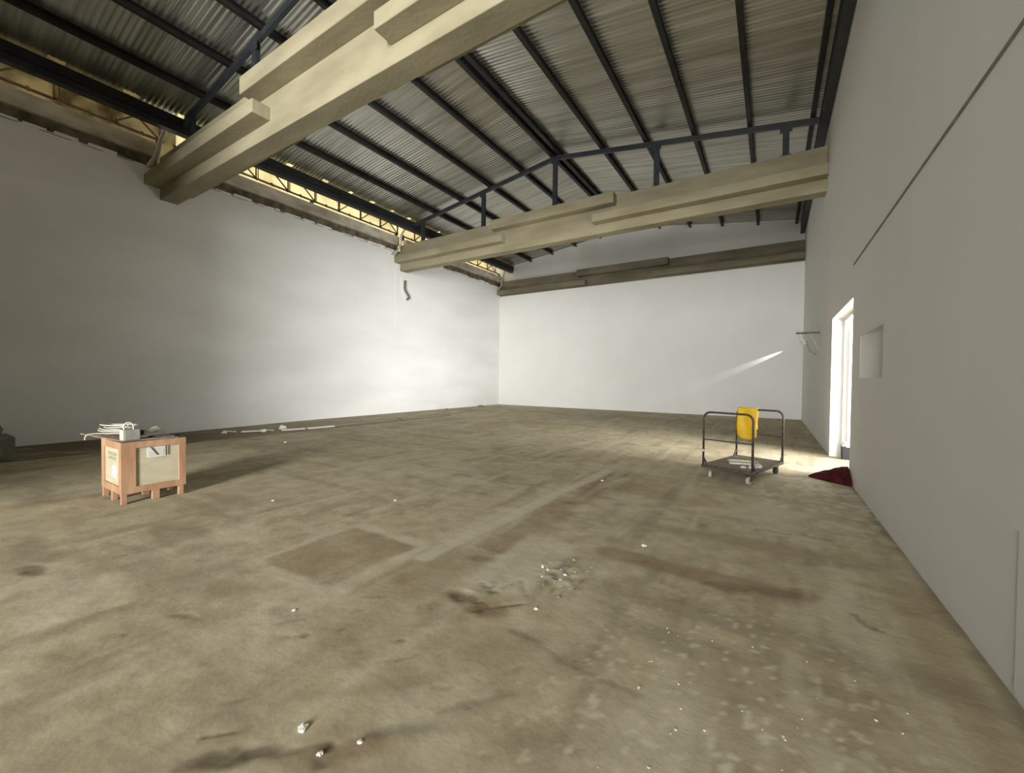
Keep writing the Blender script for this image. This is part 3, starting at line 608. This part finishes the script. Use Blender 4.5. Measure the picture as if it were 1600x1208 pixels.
crumple(tuple(loc(-W+.03, -.005, .41)), .018, PAPER, 'adhesive_tape', 'bit of white tape on the left front post of the trolley', 'tape', 1.2, seed=41)

# ------------------------------------------------------------------ maroon cloth
bm = NB(); n = 40
CX0, CX1, CY0, CY1 = .52, XR-.01, 7.55, 8.35
grid = []
for j in range(n+1):
    r_ = []
    for i in range(n+1):
        u, v_ = i/n, j/n; x = CX0+(CX1-CX0)*u; y = CY0+(CY1-CY0)*v_
        half = .12+.88*u**.8; y = (CY0+CY1)/2+(y-(CY0+CY1)/2)*half+.06*(1-u)
        env = math.sin(math.pi*v_)**.6; hgt = .205*(u**.75)*env
        zz = hgt*(.75+.5*float(fbm(np.array([[x*7]]), np.array([[y*7]]), 3, 5)[0, 0]))
        r_.append(bm.verts.new((x, y, .004+zz)))
    grid.append(r_)
for j in range(n):
    for i in range(n): bm.faces.new((grid[j][i], grid[j][i+1], grid[j+1][i+1], grid[j+1][i]))
o = obj('cloth_heap', bm, MAR, smooth=True); recentre(o, (.8, 7.9, 0)); tag(o, 'crumpled dark maroon cloth on the floor at the near side of the doorway', 'cloth')
md = o.modifiers.new('solid', 'SOLIDIFY'); md.thickness = .006; md.offset = 1

# ------------------------------------------------------------------ far left block, debris by the left wall
t = thing('cement_block', 'grey cement block at the left edge of the picture by the wall', 'block', (-11.75, 1.15, -.045))
bm = NB(); box(bm, -.4, .4, -.5, .28, 0, .42); obj('block', bm, BLOCK, t, bevel=.02)
crumple((-11.75, 1.1, .375), .22, DIRT, 'rag_bundle', 'dark rag bundle on top of the grey cement block', 'rag', .8, seed=2, sub=3, amp=.12)
bm = NB(); random.seed(14)
o = None
for i, (x, y, L_, a, w_) in enumerate([(-11.85, 5.75, .75, 1.0, .20), (-11.45, 6.50, .60, 1.3, .16), (-11.3, 7.25, .75, 1.4, .20), (-12.3, 5.25, .4, .3, .06)]):
    bm = NB(); c, s = math.cos(a), math.sin(a); bar(bm, (-c*L_/2, -s*L_/2, .02), (c*L_/2, s*L_/2, .025), w_, .03)
    o = obj('plank_offcut', bm, CHIP, bevel=.004); o.location = (x, y, -.02)
    tag(o, ['pale plank offcut in the litter by the left wall, longer one with lumps on it', 'pale plank offcut in the middle of the litter by the left wall', 'pale plank offcut nearest the back wall in the litter by the left wall', 'short pale plank offcut nearest the crate by the left wall'][i], 'plank')
for i, (x, y, r_) in enumerate([(-11.50, 5.72, .08), (-11.72, 6.35, .10), (-12.00, 5.00, .06)]):
    crumple((x, y, .0), r_, CHIP, 'plaster_lump', ['white plaster lump between the two outer plank offcuts', 'largest white plaster lump in the litter by the left wall', 'small white plaster lump nearest the crate in the litter'][i], 'plaster', .7, 'plaster lumps by the left wall', i+60)
for i, (x, y, r_) in enumerate([(-12.9, 14.6, .10), (-10.9, 12.5, .07), (-13.1, 17.6, .12), (-11.2, 10.2, .08)]):
    crumple((x, y, -.01), r_, DIRT, 'rubble_piece', ['dark rubble piece against the left wall below the far bay', 'dark rubble piece at the end of the floor crack by the left wall', 'dark rubble piece nearest the far left corner', 'dark rubble piece along the floor crack by the left wall'][i], 'rubble', .5, 'rubble along the left wall', i+80)

# chips on the floor
chips = [(-.95, 3.76, .022, 'jagged white chip alone on the floor in front of the trolley'), (-2.56, 1.46, .012, 'tiny white chip on the floor right of the dark rectangle corner'),
         (-5.05, 2.62, .018, 'white chip on the floor right of the crate shadow'), (-3.85, 3.45, .018, 'white chip on the bare floor beyond the brown rectangle'),
         (-9.3, 5.1, .03, 'white chip on the floor near the left wall litter'), (-2.10, 5.85, .02, 'small white chip beside the far end of the brown trench'),
         (-1.66, .985, .022, 'flaky white chip in the foreground beside a dark gouge'), (-1.40, 1.075, .012, 'small pale chip at the right end of the foreground gouge'),
         (-1.49, .955, .012, 'small pale chip inside the foreground gouge'), (-.78, .85, .008, 'tiny white speck at the bottom centre of the floor'), (-1.27, 2.33, .014, 'beige chip right of the dug spot')]
for i, (x, y, r_, l) in enumerate(chips): crumple((x, y, -.002), r_, CHIP, 'plaster_chip', l, 'chip', .5, seed=i+100, amp=.25, sub=2)
random.seed(77); g0 = None
for i in range(46):
    x, y = random.gauss(-1.36, .10), random.gauss(2.86, .14); r_ = random.uniform(.006, .016)
    crumple((x, y, -.003), r_, CHIP if i % 3 == 0 else BLOCK if i % 3 == 1 else CONC, 'gravel_bit', 'small gravel bit scattered right of the pale floor patch', 'gravel', .6, 'gravel scattered by the dug spot', i+200, .3, 1)
for i in range(60):
    x, y = random.uniform(-.55, .65), random.uniform(1.0, 2.7); r_ = random.uniform(.003, .0075)
    crumple((x, y, -.001), r_, CHIP, 'paint_fleck', 'tiny pale paint fleck on the foreground floor near the right wall', 'fleck', .4, 'paint flecks on the foreground floor', i+300, .3, 1)
